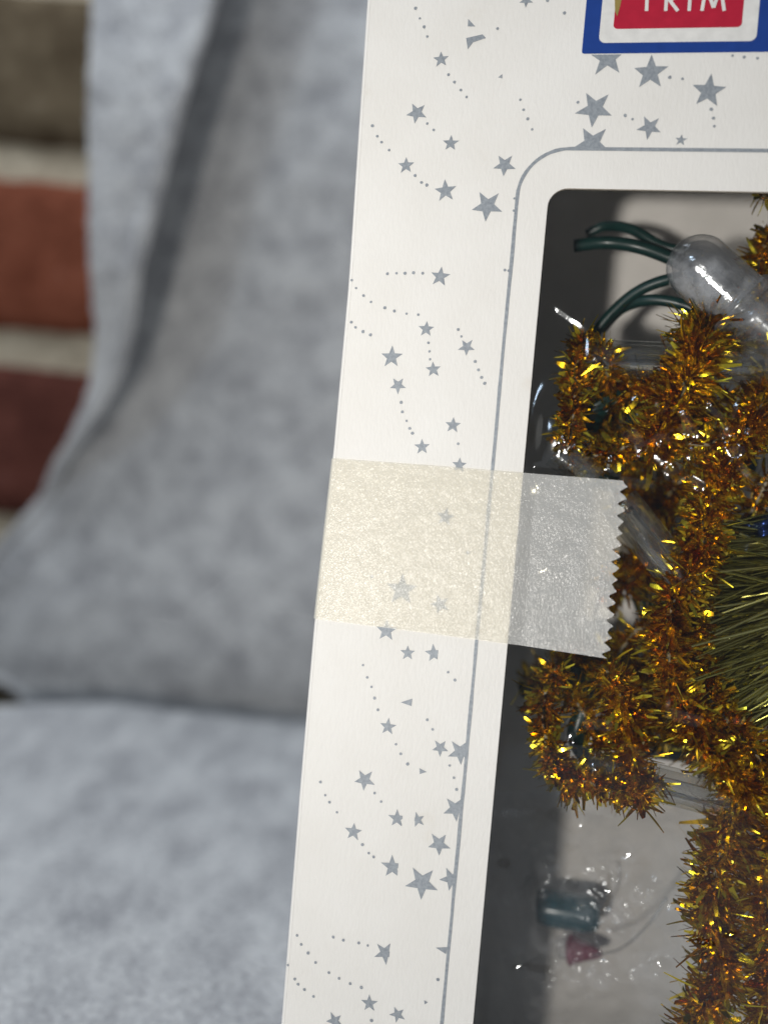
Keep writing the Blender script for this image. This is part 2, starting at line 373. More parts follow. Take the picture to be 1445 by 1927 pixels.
tag(obj('fibre_fuzz', fuzz_mesh('fibre_fuzz', rows, 16000, 0.0004, 0.0012, 0.000016, 4), 'fibre', tcl), kind='stuff')

near = [r_[60:135] for r_ in rows[72:125]]
tag(obj('lint', fuzz_mesh('lint', near, 5000, 0.0003, 0.0009, 0.00003, 6), 'fibre', tcl), kind='stuff')

# ================================================================== CARTON
DEPTH = 0.036; TH = 0.00045
edge_pts = [bx(a, b) for a, b in ((690, 0), (672, 270), (655, 530), (626, 850), (591, 1163), (566, 1450), (528, 1927))]
ue0 = np.mean([p[0] for p in edge_pts])
u_edge_f = interp([(v, u) for u, v in edge_pts])
VB, VT = 0.0, 0.186                       # bottom and top of the carton
UR_ = 0.098                               # right side
wl = np.mean([bx(1031, 420)[0], bx(960, 1140)[0], bx(893, 1880)[0]])
wt = bx(1200, 356)[1]; wr = 0.085; wb = 0.0055
carton = empty('light_set_carton', (BO.x, BO.y, 0), -YAW)      # local x = u, y = depth, z = height
tag(carton, 'white cardboard carton printed with silver stars, clear window in front', 'box')
def rrect(l, r, b, t, rad, n=8):
    p = []
    for cx, cz, a0 in ((r - rad, b + rad, -90), (r - rad, t - rad, 0), (l + rad, t - rad, 90), (l + rad, b + rad, 180)):
        for k in range(n + 1):
            a = math.radians(a0 + 90 * k / n); p.append((cx + rad * math.cos(a), cz + rad * math.sin(a)))
    return p
def plate_from_loops(name, loops, y0, th, bevel):
    """flat board in the u-v plane with holes, front face at y0, thickness th"""
    c = bpy.data.curves.new(name, 'CURVE'); c.dimensions = '2D'; c.fill_mode = 'BOTH'; c.extrude = th / 2 - bevel; c.bevel_depth = bevel; c.bevel_resolution = 2; c.offset = -bevel
    for lp in loops:
        s = c.splines.new('POLY'); s.points.add(len(lp) - 1); s.use_cyclic_u = True
        for q, (x, y) in zip(s.points, lp): q.co = (x, y, 0, 1)
    t = bpy.data.objects.new('tmp', c); COL.objects.link(t)
    me = bpy.data.meshes.new_from_object(t.evaluated_get(bpy.context.evaluated_depsgraph_get()))
    bpy.data.objects.remove(t); bpy.data.curves.remove(c)
    me.name = name
    # curve plane (x, y, z) -> carton (u, depth, v)
    me.transform(Matrix(((1, 0, 0, 0), (0, 0, -1, y0 + th / 2), (0, 1, 0, 0), (0, 0, 0, 1))))
    me.materials.clear(); me.update(); return me
RB = 0.0005
vv = np.linspace(VB, VT, 60)
wav = lambda v: u_edge_f(v)
outer = [(UR_, VB), (UR_, VT)] + [(wav(v) + RB - 0.00006, v) for v in vv[::-1]]
front = obj('front_panel', plate_from_loops('front_panel', [outer, rrect(wl, wr, wb, wt, 0.0022)[::-1]], 0.0, TH, 0.00006), 'card', carton)
front.data.materials.append(M['card_edge'])
for p in front.data.polygons:
    if abs(p.normal.y) < 0.5 and p.center.x > wl - 0.001: p.material_index = 1
# side panel with the folded-over round edge
rows = []
for v in vv:
    u0 = wav(v); row = []
    for k in range(9):
        a = k / 8 * math.pi / 2; row.append((u0 + RB - RB * math.sin(a), RB - RB * math.cos(a) , v))
    uflat = ue0
    for k in range(1, 9): row.append((u0 + (min(u0, ue0) - u0) * 0 , RB + (DEPTH - RB) * k / 8, v))
    rows.append(row)
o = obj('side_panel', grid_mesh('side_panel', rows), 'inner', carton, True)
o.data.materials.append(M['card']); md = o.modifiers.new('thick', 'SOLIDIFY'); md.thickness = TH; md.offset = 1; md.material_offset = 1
uL = min(p[0] for p in edge_pts)
def slab(name, x0, x1, y0, y1, z0, z1, m):
    bm = bmesh.new(); bmesh.ops.create_cube(bm, size=1)
    bmesh.ops.scale(bm, vec=(x1 - x0, y1 - y0, z1 - z0), verts=bm.verts); bmesh.ops.translate(bm, vec=((x0 + x1) / 2, (y0 + y1) / 2, (z0 + z1) / 2), verts=bm.verts)
    return obj(name, bm, m, carton)
slab('side_panel', UR_ - TH, UR_, TH + 0.0001, DEPTH - 0.0002, VB, VT, 'card')
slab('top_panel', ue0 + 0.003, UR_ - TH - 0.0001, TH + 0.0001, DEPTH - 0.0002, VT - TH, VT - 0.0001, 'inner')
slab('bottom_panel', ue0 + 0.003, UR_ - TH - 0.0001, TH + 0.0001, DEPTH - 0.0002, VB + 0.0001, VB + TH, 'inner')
slab('back_panel', ue0 - 0.002, UR_, DEPTH, DEPTH + TH, VB, VT, 'board')

# printing on the front ----------------------------------------------
INK = 0.00003
def ink(name, poly, m, parent=carton, layer=1, label=None):
    """printed shape: thin raised film of ink on the board, poly in carton (u, v)"""
    bm = bmesh.new(); y = -INK * layer
    vs_ = [bm.verts.new((u, y, v)) for u, v in poly]
    f = bm.faces.new(vs_); 
    if f.normal.y > 0: f.normal_flip()
    bm.normal_update()
    if bm.faces[:][0].normal.y > 0: bmesh.ops.reverse_faces(bm, faces=bm.faces[:])
    r = bmesh.ops.extrude_face_region(bm, geom=bm.faces[:])
    nv = [g for g in r['geom'] if isinstance(g, bmesh.types.BMVert)]
    bmesh.ops.translate(bm, vec=(0, -INK * 0.6, 0), verts=nv)
    bmesh.ops.recalc_face_normals(bm, faces=bm.faces[:])
    o = obj(name, bm, m, parent)
    if label: o['label'] = label
    return o
S = bx(1000, 964)[0] - bx(900, 964)[0]; S /= 100.0    # metres per photo pixel on the board
def star_poly(px, py, R, rot, inner=0.42, jit=0.05):
    cu, cv = bx(px, py); p = []
    for k in range(10):
        a = math.radians(90 + rot + 36 * k); r = R * S * (1 if k % 2 == 0 else inner) * (1 + random.uniform(-jit, jit))
        p.append((cu + r * math.cos(a), cv + r * math.sin(a)))
    return p
def clip(poly, f):
    """keep the part of a polygon where f(u, v) >= 0"""
    out = []
    n = len(poly)
    for i in range(n):
        a, b = poly[i], poly[(i + 1) % n]; fa, fb = f(*a), f(*b)
        if fa >= 0: out.append(a)
        if (fa >= 0) != (fb >= 0):
            t = fa / (fa - fb); out.append((a[0] + (b[0] - a[0]) * t, a[1] + (b[1] - a[1]) * t))
    return out
lu = np.mean([bx(975, 400)[0], bx(926, 900)[0], bx(880, 1370)[0], bx(832, 1880)[0]])
lv = bx(1250, 281)[1]
lw = 6.5 * S
U, D_ = 0, 36   # point up / point down
stars = [(830, 111, 16, 6), (784, 212, 22, 30), (848, 269, 16, 0), (764, 311, 17, 4), (838, 359, 22, 8), (917, 387, 32, 34), (949, 310, 23, 36),
  (1119, 204, 36, 32), (1224, 136, 33, 2), (1333, 171, 32, -4), (1222, 239, 23, 30), (1281, 263, 11, -4), (828, 520, 20, -4), (802, 619, 16, 0),
  (737, 672, 22, 2), (878, 653, 17, 38), (749, 725, 17, 40), (852, 800, 16, 0), (794, 841, 16, 6), (838, 973, 18, -6), (756, 1110, 31, 2), (828, 1137, 19, 24),
  (727, 1187, 22, 2), (767, 1229, 15, 4), (730, 1368, 17, 0), (828, 1408, 17, 40), (686, 1468, 22, 36), (665, 1566, 18, 0), (826, 1589, 23, 42), (794, 1662, 34, 38),
  (695, 1889, 17, 6), (748, 1910, 16, 30), (630, 1922, 18, 32), (815, 695, 16, 8), (864, 875, 15, 0), (990, 0, 14, 36)]
for s in stars: ink('star', star_poly(*s), 'silver')
def cut_right(px):  return lambda u, v: bx(px, 1500)[0] - u
clips = [((1113, 270, 36, 32), lambda u, v: v - lv), ((1143, 108, 36, 4), lambda u, v: bx(1143, 102)[1] - v),
  ((866, 1416, 25, 44), lambda u, v: lu - u), ((857, 1523, 25, 46), lambda u, v: lu - u), ((849, 1655, 23, 30), lambda u, v: lu - u),
  ((747, 1541, 18, 4), lambda u, v: bx(757, 1541)[0] - u), ((786, 1543, 15, 20), lambda u, v: u - bx(780, 1543)[0]),
  ((738, 1632, 23, 6), lambda u, v: bx(749, 1632)[0] - u), ((724, 1794, 22, -24), lambda u, v: bx(733, 1794)[0] - u), ((816, 1230, 18, 10), lambda u, v: bx(824, 1230)[0] - u)]
for s, f in clips:
    p = clip(star_poly(*s), f)
    if len(p) > 2: ink('star', p, 'silver')
for tri in ([(881, 35), (894, 49), (880, 49)], [(877, 71), (908, 64), (914, 71), (890, 79), (880, 92)], [(937, 145), (945, 139), (945, 147)],
            [(754, 1322), (776, 1315), (774, 1329)], [(789, 1446), (803, 1453), (790, 1457)], [(820, 1784), (842, 1783), (839, 1796)], [(798, 1883), (805, 1887), (799, 1891)]):
    ink('star_fragment', [bx(*q) for q in tri], 'silver')
dots = [(782,15),(790,34),(798,50),(804,68),(844,140),(855,154),(867,169),(878,182),(979,187),(985,206),(993,223),(1001,243),(701,236),(710,256),(718,267),(732,282),
 (804,232),(816,244),(781,330),(793,343),(803,348),(1087,192),(1176,217),(1190,224),(1260,145),(1284,148),(1338,205),(1342,222),(1344,237),(1378,104),(1400,107),(1425,109),
 (1062,24),(1030,0),(936,53),(968,373),(967,396),(662,527),(670,542),(684,556),(698,568),(724,579),(742,585),(765,590),(787,592),(661,606),(669,616),(683,624),(697,630),
 (729,515),(746,514),(762,514),(778,513),(795,514),(806,645),(808,661),(809,676),(862,620),(868,633),(894,680),(900,696),(906,710),(912,721),(755,757),(757,775),(765,792),(771,806),(776,815),
 (950,508),(957,509),(862,835),(683,1252),(691,1275),(699,1293),(705,1314),(711,1336),(745,1401),(754,1419),(767,1438),(843,1265),(856,1280),(804,1355),(814,1373),
 (603,1472),(612,1497),(620,1510),(634,1529),(705,1493),(717,1509),(682,1590),(694,1606),(703,1613),(846,1441),(854,1464),(859,1486),(559,1761),(567,1778),(580,1794),(594,1812),(619,1831),
 (638,1842),(659,1852),(680,1859),(627,1764),(646,1770),(675,1775),(692,1780),(542,1817),(555,1843),(561,1853),(573,1863),(590,1876),(824,1844),(699,1921),(880,1040),(700,1085)]
vv_, ff_ = [], []
for q in dots:
    cu, cv = bx(*q); r = random.uniform(2.4, 3.4) * S; k0 = len(vv_)
    for k in range(9):
        a = 2 * math.pi * k / 9; rr = r * random.uniform(0.88, 1.1); vv_.append((cu + rr * math.cos(a), -INK * 1.6, cv + rr * math.sin(a)))
    ff_.append(tuple(range(k0, k0 + 9)))
tag(obj('dot_trails', mesh_pd('dot_trails', vv_, ff_), 'silver', carton), kind='stuff')
# the thin silver border line round the window
R0 = 0.0056
vo, vi = [], []
path = [(UR_ - 0.004, lv)] + [(lu + R0 + R0 * math.cos(math.radians(a)), lv - R0 + R0 * math.sin(math.radians(a))) for a in range(90, 181, 6)] + [(lu + smoothnoise(k, 0, .37, 4) * 0.00005, lv - R0 - (lv - R0 - 0.002) * k / 60) for k in range(1, 61)]
pp = np.array([(a, 0, b) for a, b in path]); T = np.gradient(pp, axis=0); T /= np.linalg.norm(T, axis=1)[:, None]
nn = np.stack([-T[:, 2], T[:, 0] * 0, T[:, 0]], 1)
wv = np.array([lw * (0.5 + 0.07 * random.uniform(-1, 1)) for _ in path])[:, None]
g = np.stack([pp - nn * wv, pp + nn * wv], 1); g[:, :, 1] = -INK * 1.4
ob = obj('border_line', grid_mesh('border_line', g), 'silver', carton)
# printed emblem at the top: blue frame, white band, red field with lettering
def pv(py): return bx(1250, py)[1]
def pu(px, py=60): return bx(px, py)[0]
eT = lambda px_above: pv(98) + px_above * S
em = ink('emblem', rrect(pu(1098), pu(1452), pv(99), eT(250), 5 * S), 'blue', carton, 1, 'blue framed emblem with red field and white capital letters')
# (children of the emblem: thing > part > sub-part)
ink('white_band', rrect(pu(1128), pu(1424), pv(79), eT(222), 12 * S), 'inkwhite', em, 2)
ink('red_field', rrect(pu(1153), pu(1394), pv(53), eT(196), 8 * S), 'red', em, 3)
V, F = [], []
strokes = [[(1218, -25), (1216, 21)], [(1202, -25), (1234, -25)], [(1255, -25), (1252, 21)], [(1258, -1), (1275, 21)],
           [(1255, -25), (1266, -25), (1273, -20), (1275, -13), (1272, -5), (1264, -1), (1254, -1)], [(1299, -25), (1296, 21)],
           [(1328, -25), (1320, 21)], [(1328, -25), (1342, 15)], [(1355, -25), (1342, 15)], [(1355, -25), (1362, 21)]]
for k, st in enumerate(strokes):          # hand-drawn sans capitals, each stroke 0.4 mm wide
    c = np.array([(*bx(*q),) for q in st]); d = np.gradient(c, axis=0) if len(c) > 2 else np.array([c[1] - c[0]] * 2); d /= np.linalg.norm(d, axis=1)[:, None]
    n_ = np.stack([-d[:, 1], d[:, 0]], 1) * 3.1 * S; k0 = len(V); y = -INK * 4.6 - k * 0.000003
    for a_, b_ in zip(c - n_, c + n_): V += [(a_[0], y, a_[1]), (b_[0], y, b_[1])]
    F += [(k0 + 2 * q, k0 + 2 * q + 1, k0 + 2 * q + 3, k0 + 2 * q + 2) for q in range(len(c) - 1)]
obj('lettering', mesh_pd('lettering', V, F), 'inkwhite', em)
ink('gold_leaf_stroke', [bx(*q) for q in ((1156, -6), (1170, -6), (1166, 14), (1161, 31), (1157, 22))], 'goldink', em, 4)

# window film, stretched and creased ----------------------------------
NU, NV = 300, 520
u_ = np.linspace(wl - 0.004, wr + 0.004, NU); v_ = np.linspace(wb - 0.004, wt + 0.004, NV)
UU, VV = np.meshgrid(u_, v_)
Dp = np.zeros_like(UU)
def crease(pts, h, wid):
    """ridge along a line of photo points lying on the film"""
    global Dp
    q = catmull([(*bx(*p), 0) for p in pts], 40)[:, :2]
    best = np.full(UU.shape, 1e9); tt = np.zeros(UU.shape)
    for k in range(len(q) - 1):
        a, b = q[k], q[k + 1]; d = b - a; L2 = (d ** 2).sum() + 1e-15
        t = np.clip(((UU - a[0]) * d[0] + (VV - a[1]) * d[1]) / L2, 0, 1)
        dist = np.hypot(UU - a[0] - t * d[0], VV - a[1] - t * d[1])
        m = dist < best; best[m] = dist[m]; tt[m] = (k + t[m]) / (len(q) - 1)
    fade = np.clip(np.minimum(tt, 1 - tt) / 0.12, 0.02, 1)
    q1 = best / (wid * 1.5); Dp += h * fade * np.where(q1 < 0.25, 1 - 0.125 * (q1 / 0.25) ** 2 - 0.0, np.clip(1.0 - 0.125 - (q1 - 0.25), 0, 1)) * (q1 < 1.125)
crease([(985, 528), (1015, 545), (1070, 585), (1108, 615), (1114, 660), (1104, 710), (1090, 765), (1094, 800), (1110, 830)], 0.00030, 0.00052)
crease([(1050, 850), (1130, 880), (1220, 890), (1290, 850)], 0.0005, 0.0011)
gu, gv = bx(1064, 818)
Dp += 0.0026 * np.exp(-(((UU - gu) / 0.0050) ** 2 + ((VV - gv) / 0.0060) ** 2))
for k in range(46):
    x = random.uniform(1060, 1440); y = random.gauss(835, 34); L = random.uniform(10, 46); a = random.uniform(0.1, 1.3); wd_ = random.uniform(0.0005, 0.0012)
    crease([(x - L * math.cos(a), y - L * math.sin(a)), (x, y + random.uniform(-6, 6)), (x + L * math.cos(a), y + L * math.sin(a))], wd_ * random.uniform(0.32, 0.5) * random.choice((-1, 1)), wd_)
for k in range(34):
    x = random.uniform(905, 1440); y = random.uniform(1000, 1900); L = random.uniform(8, 40); a = random.uniform(0.0, 1.4); wd_ = random.uniform(0.0004, 0.0009)
    crease([(x - L * math.cos(a), y - L * math.sin(a)), (x, y + random.uniform(-6, 6)), (x + L * math.cos(a), y + L * math.sin(a))], wd_ * random.uniform(0.12, 0.34) * random.choice((-1, 1)), wd_)
low = np.vectorize(lambda a, b: smoothnoise(a, b, 45, 21) * 0.0006 + smoothnoise(a, b, 130, 22) * 0.00012)(UU, VV)
Dp += low
edge_f = np.minimum(np.minimum(UU - wl, wr - UU), np.minimum(VV - wb, wt - VV)); ef = np.clip(edge_f / 0.0022, 0, 1); ef = ef * ef * (3 - 2 * ef)
YF = TH + 0.00010 + (0.0005 - Dp) * ef
intape = (VV < bx(1080, 880)[1]) & (VV > bx(1080, 1250)[1])
YF = np.maximum(YF, np.where(intape, 0.00024, -0.0026))
film = obj('window_film', grid_mesh('window_film', np.stack([UU, YF, VV], -1)), 'clear_film', carton, True)

# ================================================================== TAPE
# frosted strip across the front, round the left edge and on to the side
tl = [(618, 862), (800, 875), (990, 890), (1183, 905)]
bl = [(590, 1164), (780, 1188), (960, 1212), (1148, 1241)]
top = [bx(*p) for p in tl]; bot = [bx(*p) for p in bl]
def edge_line(tab, s):
    k = s * (len(tab) - 1); i = min(int(k), len(tab) - 2); t = k - i
    return tab[i][0] + (tab[i + 1][0] - tab[i][0]) * t, tab[i][1] + (tab[i + 1][1] - tab[i][1]) * t
NR = 121
rows = []
for j in range(NR):
    q = j / (NR - 1); row = []
    (ru0, rv0), (ru1, rv1) = top[-1], bot[-1]
    tooth = abs(((q * 15.3) % 1) - 0.5) * 2
    dend = tooth * 0.00095 * (0.6 + 0.5 * abs(math.sin(q * 37)))
    def at(u):   # v at this width fraction
        s0 = np.interp(u, [p[0] for p in top], [p[1] for p in top]); s1 = np.interp(u, [p[0] for p in bot], [p[1] for p in bot]); return s0 + (s1 - s0) * q
    uend = ru0 + (ru1 - ru0) * q - dend
    vm = at(0.0); u0 = wav(vm)
    # on the side of the carton
    for k in range(10):
        d = 0.016 * (1 - k / 9); vs1 = at(u0 + 0.001) - 0.0022 * (1 - k / 9)
        row.append((wav(vs1) - 0.00014, RB + d * 0.95, vs1))
    for k in range(1, 9):
        a = math.pi / 2 * (1 - k / 8); rr = RB + 0.00014; v1 = at(u0 + 0.001)
        row.append((u0 + RB - rr * math.sin(a), RB - rr * math.cos(a), v1))
    ust = u0 + RB
    for k in range(1, 121):
        u = ust + (uend - ust) * (k / 120) ** 0.97; v1 = at(u)
        y = -0.00014 - 0.00004 * smoothnoise(u, v1, 600, 31)
        if u > wl:   # hangs over the opening on to the film
            m = min(1, (u - wl) / 0.0016); y = -0.00014 * (1 - m) + m * (TH * 0.35) - 0.00006 * smoothnoise(u, v1, 500, 32)
        row.append((u, y, v1))
    rows.append(row)
tape = empty('tape_strip', (BO.x, BO.y, 0), -YAW)
tag(tape, 'frosted cream sticky tape with zigzag cut end across the carton front', 'tape')
obj('strip', grid_mesh('strip', rows), 'tape', tape, True)

# ================================================================== INSIDE THE CARTON
def c3(px, py, d):
    u, v = bx(px, py, d); return np.array((u, d * MM, v))
def in_carton(name, label, cat, group=None):
    o = empty(name, (BO.x, BO.y, 0), -YAW); tag(o, label, cat, group); return o
def tinsel_mesh(name, path, rad, per_mm, wid=(0.00016, 0.00042), lean=0.5, seed=1, squash=1.0):
    r = np.random.default_rng(seed)
    seg = np.linalg.norm(np.diff(path, axis=0), axis=1); L = seg.sum(); n = int(L / MM * per_mm * 0.66)
    cum = np.concatenate([[0], np.cumsum(seg)]) / L
    T, A, B = frames(path)
    s = r.random(n)
    ip = lambda X: np.stack([np.interp(s, cum, X[:, k]) for k in range(3)], 1)
    P, Tt, Aa, Bb = ip(path), ip(T), ip(A), ip(B)
    # strands leave the twisted core in a loose spiral
    th = r.uniform(0, 2 * np.pi, n)
    dr = Aa * np.cos(th)[:, None] + Bb * np.sin(th)[:, None] + Tt * r.normal(0, lean, n)[:, None]
    dr /= np.linalg.norm(dr, axis=1)[:, None]
    ln = rad * r.uniform(0.55, 1.12, n)[:, None]
    side = np.cross(dr, r.normal(size=(n, 3))); side /= np.linalg.norm(side, axis=1)[:, None]
    up = np.cross(dr, side)
    wd = r.uniform(*wid, n)[:, None]; thin = r.random(n)[:, None] < 0.35; wd = np.where(thin, wd * 0.4, wd); ln = np.where(thin, ln * 1.22, ln)
    curl = r.normal(0, 0.38, n)[:, None]; tw = r.normal(0, 0.9, n)[:, None]
    V = []
    for k, t in enumerate((0.05, 0.4, 0.72, 1.0)):
        c = P + dr * ln * t + up * ln * curl * t * t
        sd = side * np.cos(tw * t) + up * np.sin(tw * t)
        ww = wd * (1.0 if k < 3 else 0.55)
        V += [c - sd * ww, c + sd * ww]
    V = np.stack(V, 1).reshape(-1, 3); k = np.arange(n) * 8
    F = np.concatenate([np.stack([k + a, k + a + 1, k + a + 3, k + a + 2], 1) for a in (0, 2, 4)])
    return mesh_pd(name, V, F.tolist())
GG = 'gold tinsel pieces behind the carton window'
def garland(label, pts, rad=2.9, per_mm=62, seed=1, lean=0.5):
    o = in_carton('tinsel_garland', label, 'tinsel', None)
    path = catmull([c3(*p) for p in pts], 12 * len(pts))
    obj('core', tube_mesh('core', path, 0.00035, 7), 'core_wire', o, True)
    tag(obj('tinsel', tinsel_mesh('tinsel', path, rad * MM, per_mm, seed=seed, lean=lean), 'gold_foil', o, True), kind='stuff')
    return o
garland('gold tinsel sprig poking in under the top edge of the window', [(1475, 300, 16), (1450, 345, 15), (1436, 372, 14)], 2.6, 34, 1)
garland('short upright gold tinsel spray beside the curved film crease', [(1100, 632, 9), (1085, 690, 8), (1082, 760, 8), (1066, 850, 9)], 2.5, 56, 2)
garland('gold tinsel tuft wound on the end of the clear horizontal tube', [(1128, 655, 10), (1140, 690, 9), (1150, 725, 11)], 2.9, 60, 3)
garland('thick gold tinsel strand hanging below the large clear bulb', [(1330, 592, 11), (1318, 650, 8), (1290, 720, 7), (1262, 790, 8), (1215, 850, 9)], 4.2, 76, 4)
garland('gold tinsel strand at the right end of the clear horizontal tube', [(1470, 690, 12), (1430, 760, 9), (1400, 830, 9), (1350, 900, 9)], 3.2, 60, 5)
garland('gold tinsel strand running level just above the tape', [(1075, 868, 12), (1150, 850, 11), (1230, 825, 10), (1330, 835, 8), (1450, 800, 9)], 2.7, 48, 6)
garland('long gold tinsel strand curving down past the zigzag tape end', [(1365, 880, 9), (1330, 960, 9), (1318, 1040, 8), (1272, 1120, 8), (1258, 1200, 9), (1268, 1290, 9), (1310, 1370, 9), (1360, 1440, 9), (1420, 1500, 9)], 3.5, 66, 7)
garland('gold tinsel strand beside the window edge below the tape', [(1050, 1255, 9), (1022, 1320, 9), (1030, 1400, 9), (1060, 1465, 9), (1090, 1490, 10)], 2.7, 46, 8)
garland('bushy gold tinsel strand hanging straight under the tape', [(1140, 1262, 7), (1168, 1310, 7), (1185, 1370, 8), (1190, 1440, 8), (1205, 1515, 8)], 3.2, 62, 9)
garland('gold tinsel tuft gathered over the lower clear tube', [(1040, 1440, 9), (1100, 1470, 8), (1180, 1490, 8), (1240, 1470, 9)], 2.7, 52, 10)
garland('prickly gold tinsel strand down beside the pale back board', [(1400, 1470, 9), (1370, 1560, 10), (1345, 1650, 9), (1340, 1740, 10), (1360, 1820, 10), (1330, 1890, 9), (1320, 1990, 9)], 4.0, 64, 11)
garland('outer gold tinsel strand beyond the prickly one', [(1480, 1420, 12), (1455, 1560, 12), (1440, 1680, 11), (1455, 1800, 11), (1440, 1990, 11)], 4.2, 56, 12)
garland('dim gold tinsel behind the long curving strand', [(1445, 900, 16), (1400, 1000, 18), (1390, 1100, 19), (1210, 1180, 18), (1130, 1290, 17)], 2.8, 26, 13)

garland('gold tinsel strand crossing in front of the clear horizontal tube', [(1130, 765, 13), (1200, 740, 12), (1290, 700, 10), (1385, 640, 11)], 3.0, 56, 15)
garland('gold tinsel strand behind the frosted bulb holder', [(1450, 440, 17), (1430, 500, 17), (1440, 640, 15), (1450, 740, 13)], 3.0, 50, 16)
garland('gold tinsel strand inside the loop below the tape', [(1070, 1300, 13), (1125, 1380, 13), (1165, 1450, 12)], 2.8, 44, 17)
garland('gold tinsel strand between the olive bristles and the long curving strand', [(1335, 1040, 12), (1300, 1150, 11), (1325, 1290, 11), (1395, 1390, 10), (1450, 1450, 10)], 3.0, 54, 18)

for k, (lb, pts, rd, pm) in enumerate((  # filler strands added deep down to shade and darken the board behind
  ('added deep gold tinsel filler behind the slanting clear tube', [(1170, 900, 22), (1230, 960, 24), (1290, 900, 22), (1400, 880, 20)], 4.0, 36),
  ('added deep gold tinsel filler low behind the tape end', [(1130, 1110, 24), (1200, 1080, 24), (1260, 1010, 23)], 4.2, 40),
  ('added deep gold tinsel filler behind the bushy one under the tape', [(1000, 1290, 24), (1100, 1240, 24), (1220, 1270, 22), (1250, 1400, 20)], 4.2, 40),
  ('added deep gold tinsel filler behind the olive bristles', [(1300, 1000, 24), (1400, 1080, 24), (1390, 1250, 23), (1330, 1400, 21), (1430, 1480, 20)], 4.6, 40),
  ('added deep gold tinsel filler behind the upper tinsel strands', [(1120, 800, 22), (1230, 860, 22), (1330, 760, 20), (1450, 800, 18)], 4.0, 38))):
    garland(lb, pts, rd, pm, 30 + k)

# green and gold brush of long foil bristles
o = in_carton('foil_brush', 'fan of long olive green foil bristles among the gold tinsel', 'tinsel')
r = np.random.default_rng(5)
V, F = [], []
for k in range(360):
    a0 = r.random(); base = c3(1570 + r.normal(0, 20), 1110 + 260 * (a0 - 0.4) + r.normal(0, 30), 14 + r.normal(0, 1.8))
    ty = 985 + 460 * a0; tx = 1330 - 50 * math.sin(a0 * math.pi) + r.normal(0, 20) + (30 if a0 < .3 else 0)
    tip = c3(tx, ty + r.normal(0, 12), 14 + r.normal(0, 2.6))
    mid = base * 0.5 + tip * 0.5 + r.normal(0, 0.0004, 3)
    d = tip - base; d /= np.linalg.norm(d); s = np.cross(d, r.normal(size=3)); s /= np.linalg.norm(s); wd = r.uniform(0.00014, 0.00038)
    k0 = len(V)
    s2 = np.cross(d, s)
    for q, c in enumerate((base, mid, tip)):
        for e_ in range(3): V.append(c + (s * math.cos(e_ * 2.094) * 1.0 + s2 * math.sin(e_ * 2.094) * 0.6) * wd)
    for q in (0, 3):
        for e_ in range(3): F.append((k0 + q + e_, k0 + q + (e_ + 1) % 3, k0 + q + 3 + (e_ + 1) % 3, k0 + q + 3 + e_))
tag(obj('bristles', mesh_pd('bristles', V, F), 'green_gold_foil', o, True), kind='stuff')
obj('core', tube_mesh('core', catmull([c3(1500, 1060, 12), c3(1505, 1150, 12), c3(1500, 1240, 12)], 12), 0.0009, 8), 'core_wire', o, True)

# blue foil scrap
V = []
for i in range(12):
    row = []
    for j in range(8):
        p = c3(1392 + 9 * i, 968 + 5.5 * j + 6 * math.sin(i * .6), 13 + 1.2 * math.sin(i * 0.9) + 0.8 * math.cos(j * 1.1)); row.append(p)
    V.append(row)
o = obj('foil_ribbon', grid_mesh('foil_ribbon', V), 'bluefoil', None, True); o.location = (BO.x, BO.y, 0); o.rotation_euler = (0, 0, -YAW)
md = o.modifiers.new('thick', 'SOLIDIFY'); md.thickness = 0.0002
tag(o, 'dark blue foil ribbon scrap beside the olive bristles', 'ribbon')

# clear tubes
def clear_tube(label, a, b, rad, dome=False):
    o = in_carton('clear_tube', label, 'tube')
    A_, B_ = c3(*a), c3(*b); path = np.array([A_ + (B_ - A_) * t for t in np.linspace(0, 1, 14)])
    t = obj('tube_wall', tube_mesh('tube_wall', path, rad * MM, 28, False), 'tube_plastic', o, True)
    md = t.modifiers.new('thick', 'SOLIDIFY'); md.thickness = 0.00045; md.offset = -1
    obj('filament_rod', tube_mesh('filament_rod', path[1:-1] + np.array((0, 0.0003, -0.0002)), rad * 0.45 * MM, 14), 'clear_plastic', o, True)
clear_tube('clear plastic tube lying level under the large clear bulb', (1092, 672, 10), (1500, 692, 10), 2.35)
clear_tube('clear plastic tube slanting out from the zigzag tape end', (1165, 945, 10), (1300, 1115, 10), 2.5)
clear_tube('clear plastic tube sloping gently above the pale back board', (1100, 1438, 10), (1385, 1512, 10), 2.3)
clear_tube('short clear tube tilted just above the tape', (1045, 850, 10), (1120, 905, 10), 2.0)

# the large clear bulb
bulb = in_carton('clear_bulb', 'large round ended clear bulb with frosted holder on green wires', 'bulb')
a = c3(1272, 462, 9); b = c3(1388, 570, 9); ax = (b - a); Lb = np.linalg.norm(ax); ax /= Lb
Rb = 0.0038; pts, rads = [], []
for k in range(11):
    t = k / 10 * math.pi / 2; pts.append(a + ax * Rb * (0.0 + 1 - math.cos(t))); rads.append(max(0.00005, Rb * math.sin(t)))
for t in np.linspace(0.12, 1, 9): pts.append(a + ax * (Rb + (Lb - Rb) * t)); rads.append(Rb * (1 + 0.03 * t))
g = obj('glass', tube_mesh('glass', np.array(pts), np.array(rads), 36, False), 'bulb_plastic', bulb, True)
md = g.modifiers.new('thick', 'SOLIDIFY'); md.thickness = 0.0007; md.offset = -1
pts = [a + ax * (Lb + d) for d in (-0.0004, 0, 0.0006, 0.0012)]
obj('collar', tube_mesh('collar', np.array(pts), np.array([0.0041, 0.0045, 0.0045, 0.0039]), 32, False), 'frosted_plastic', bulb, True)
pts = [a + ax * (Lb + d) for d in np.linspace(0.0011, 0.017, 10)]
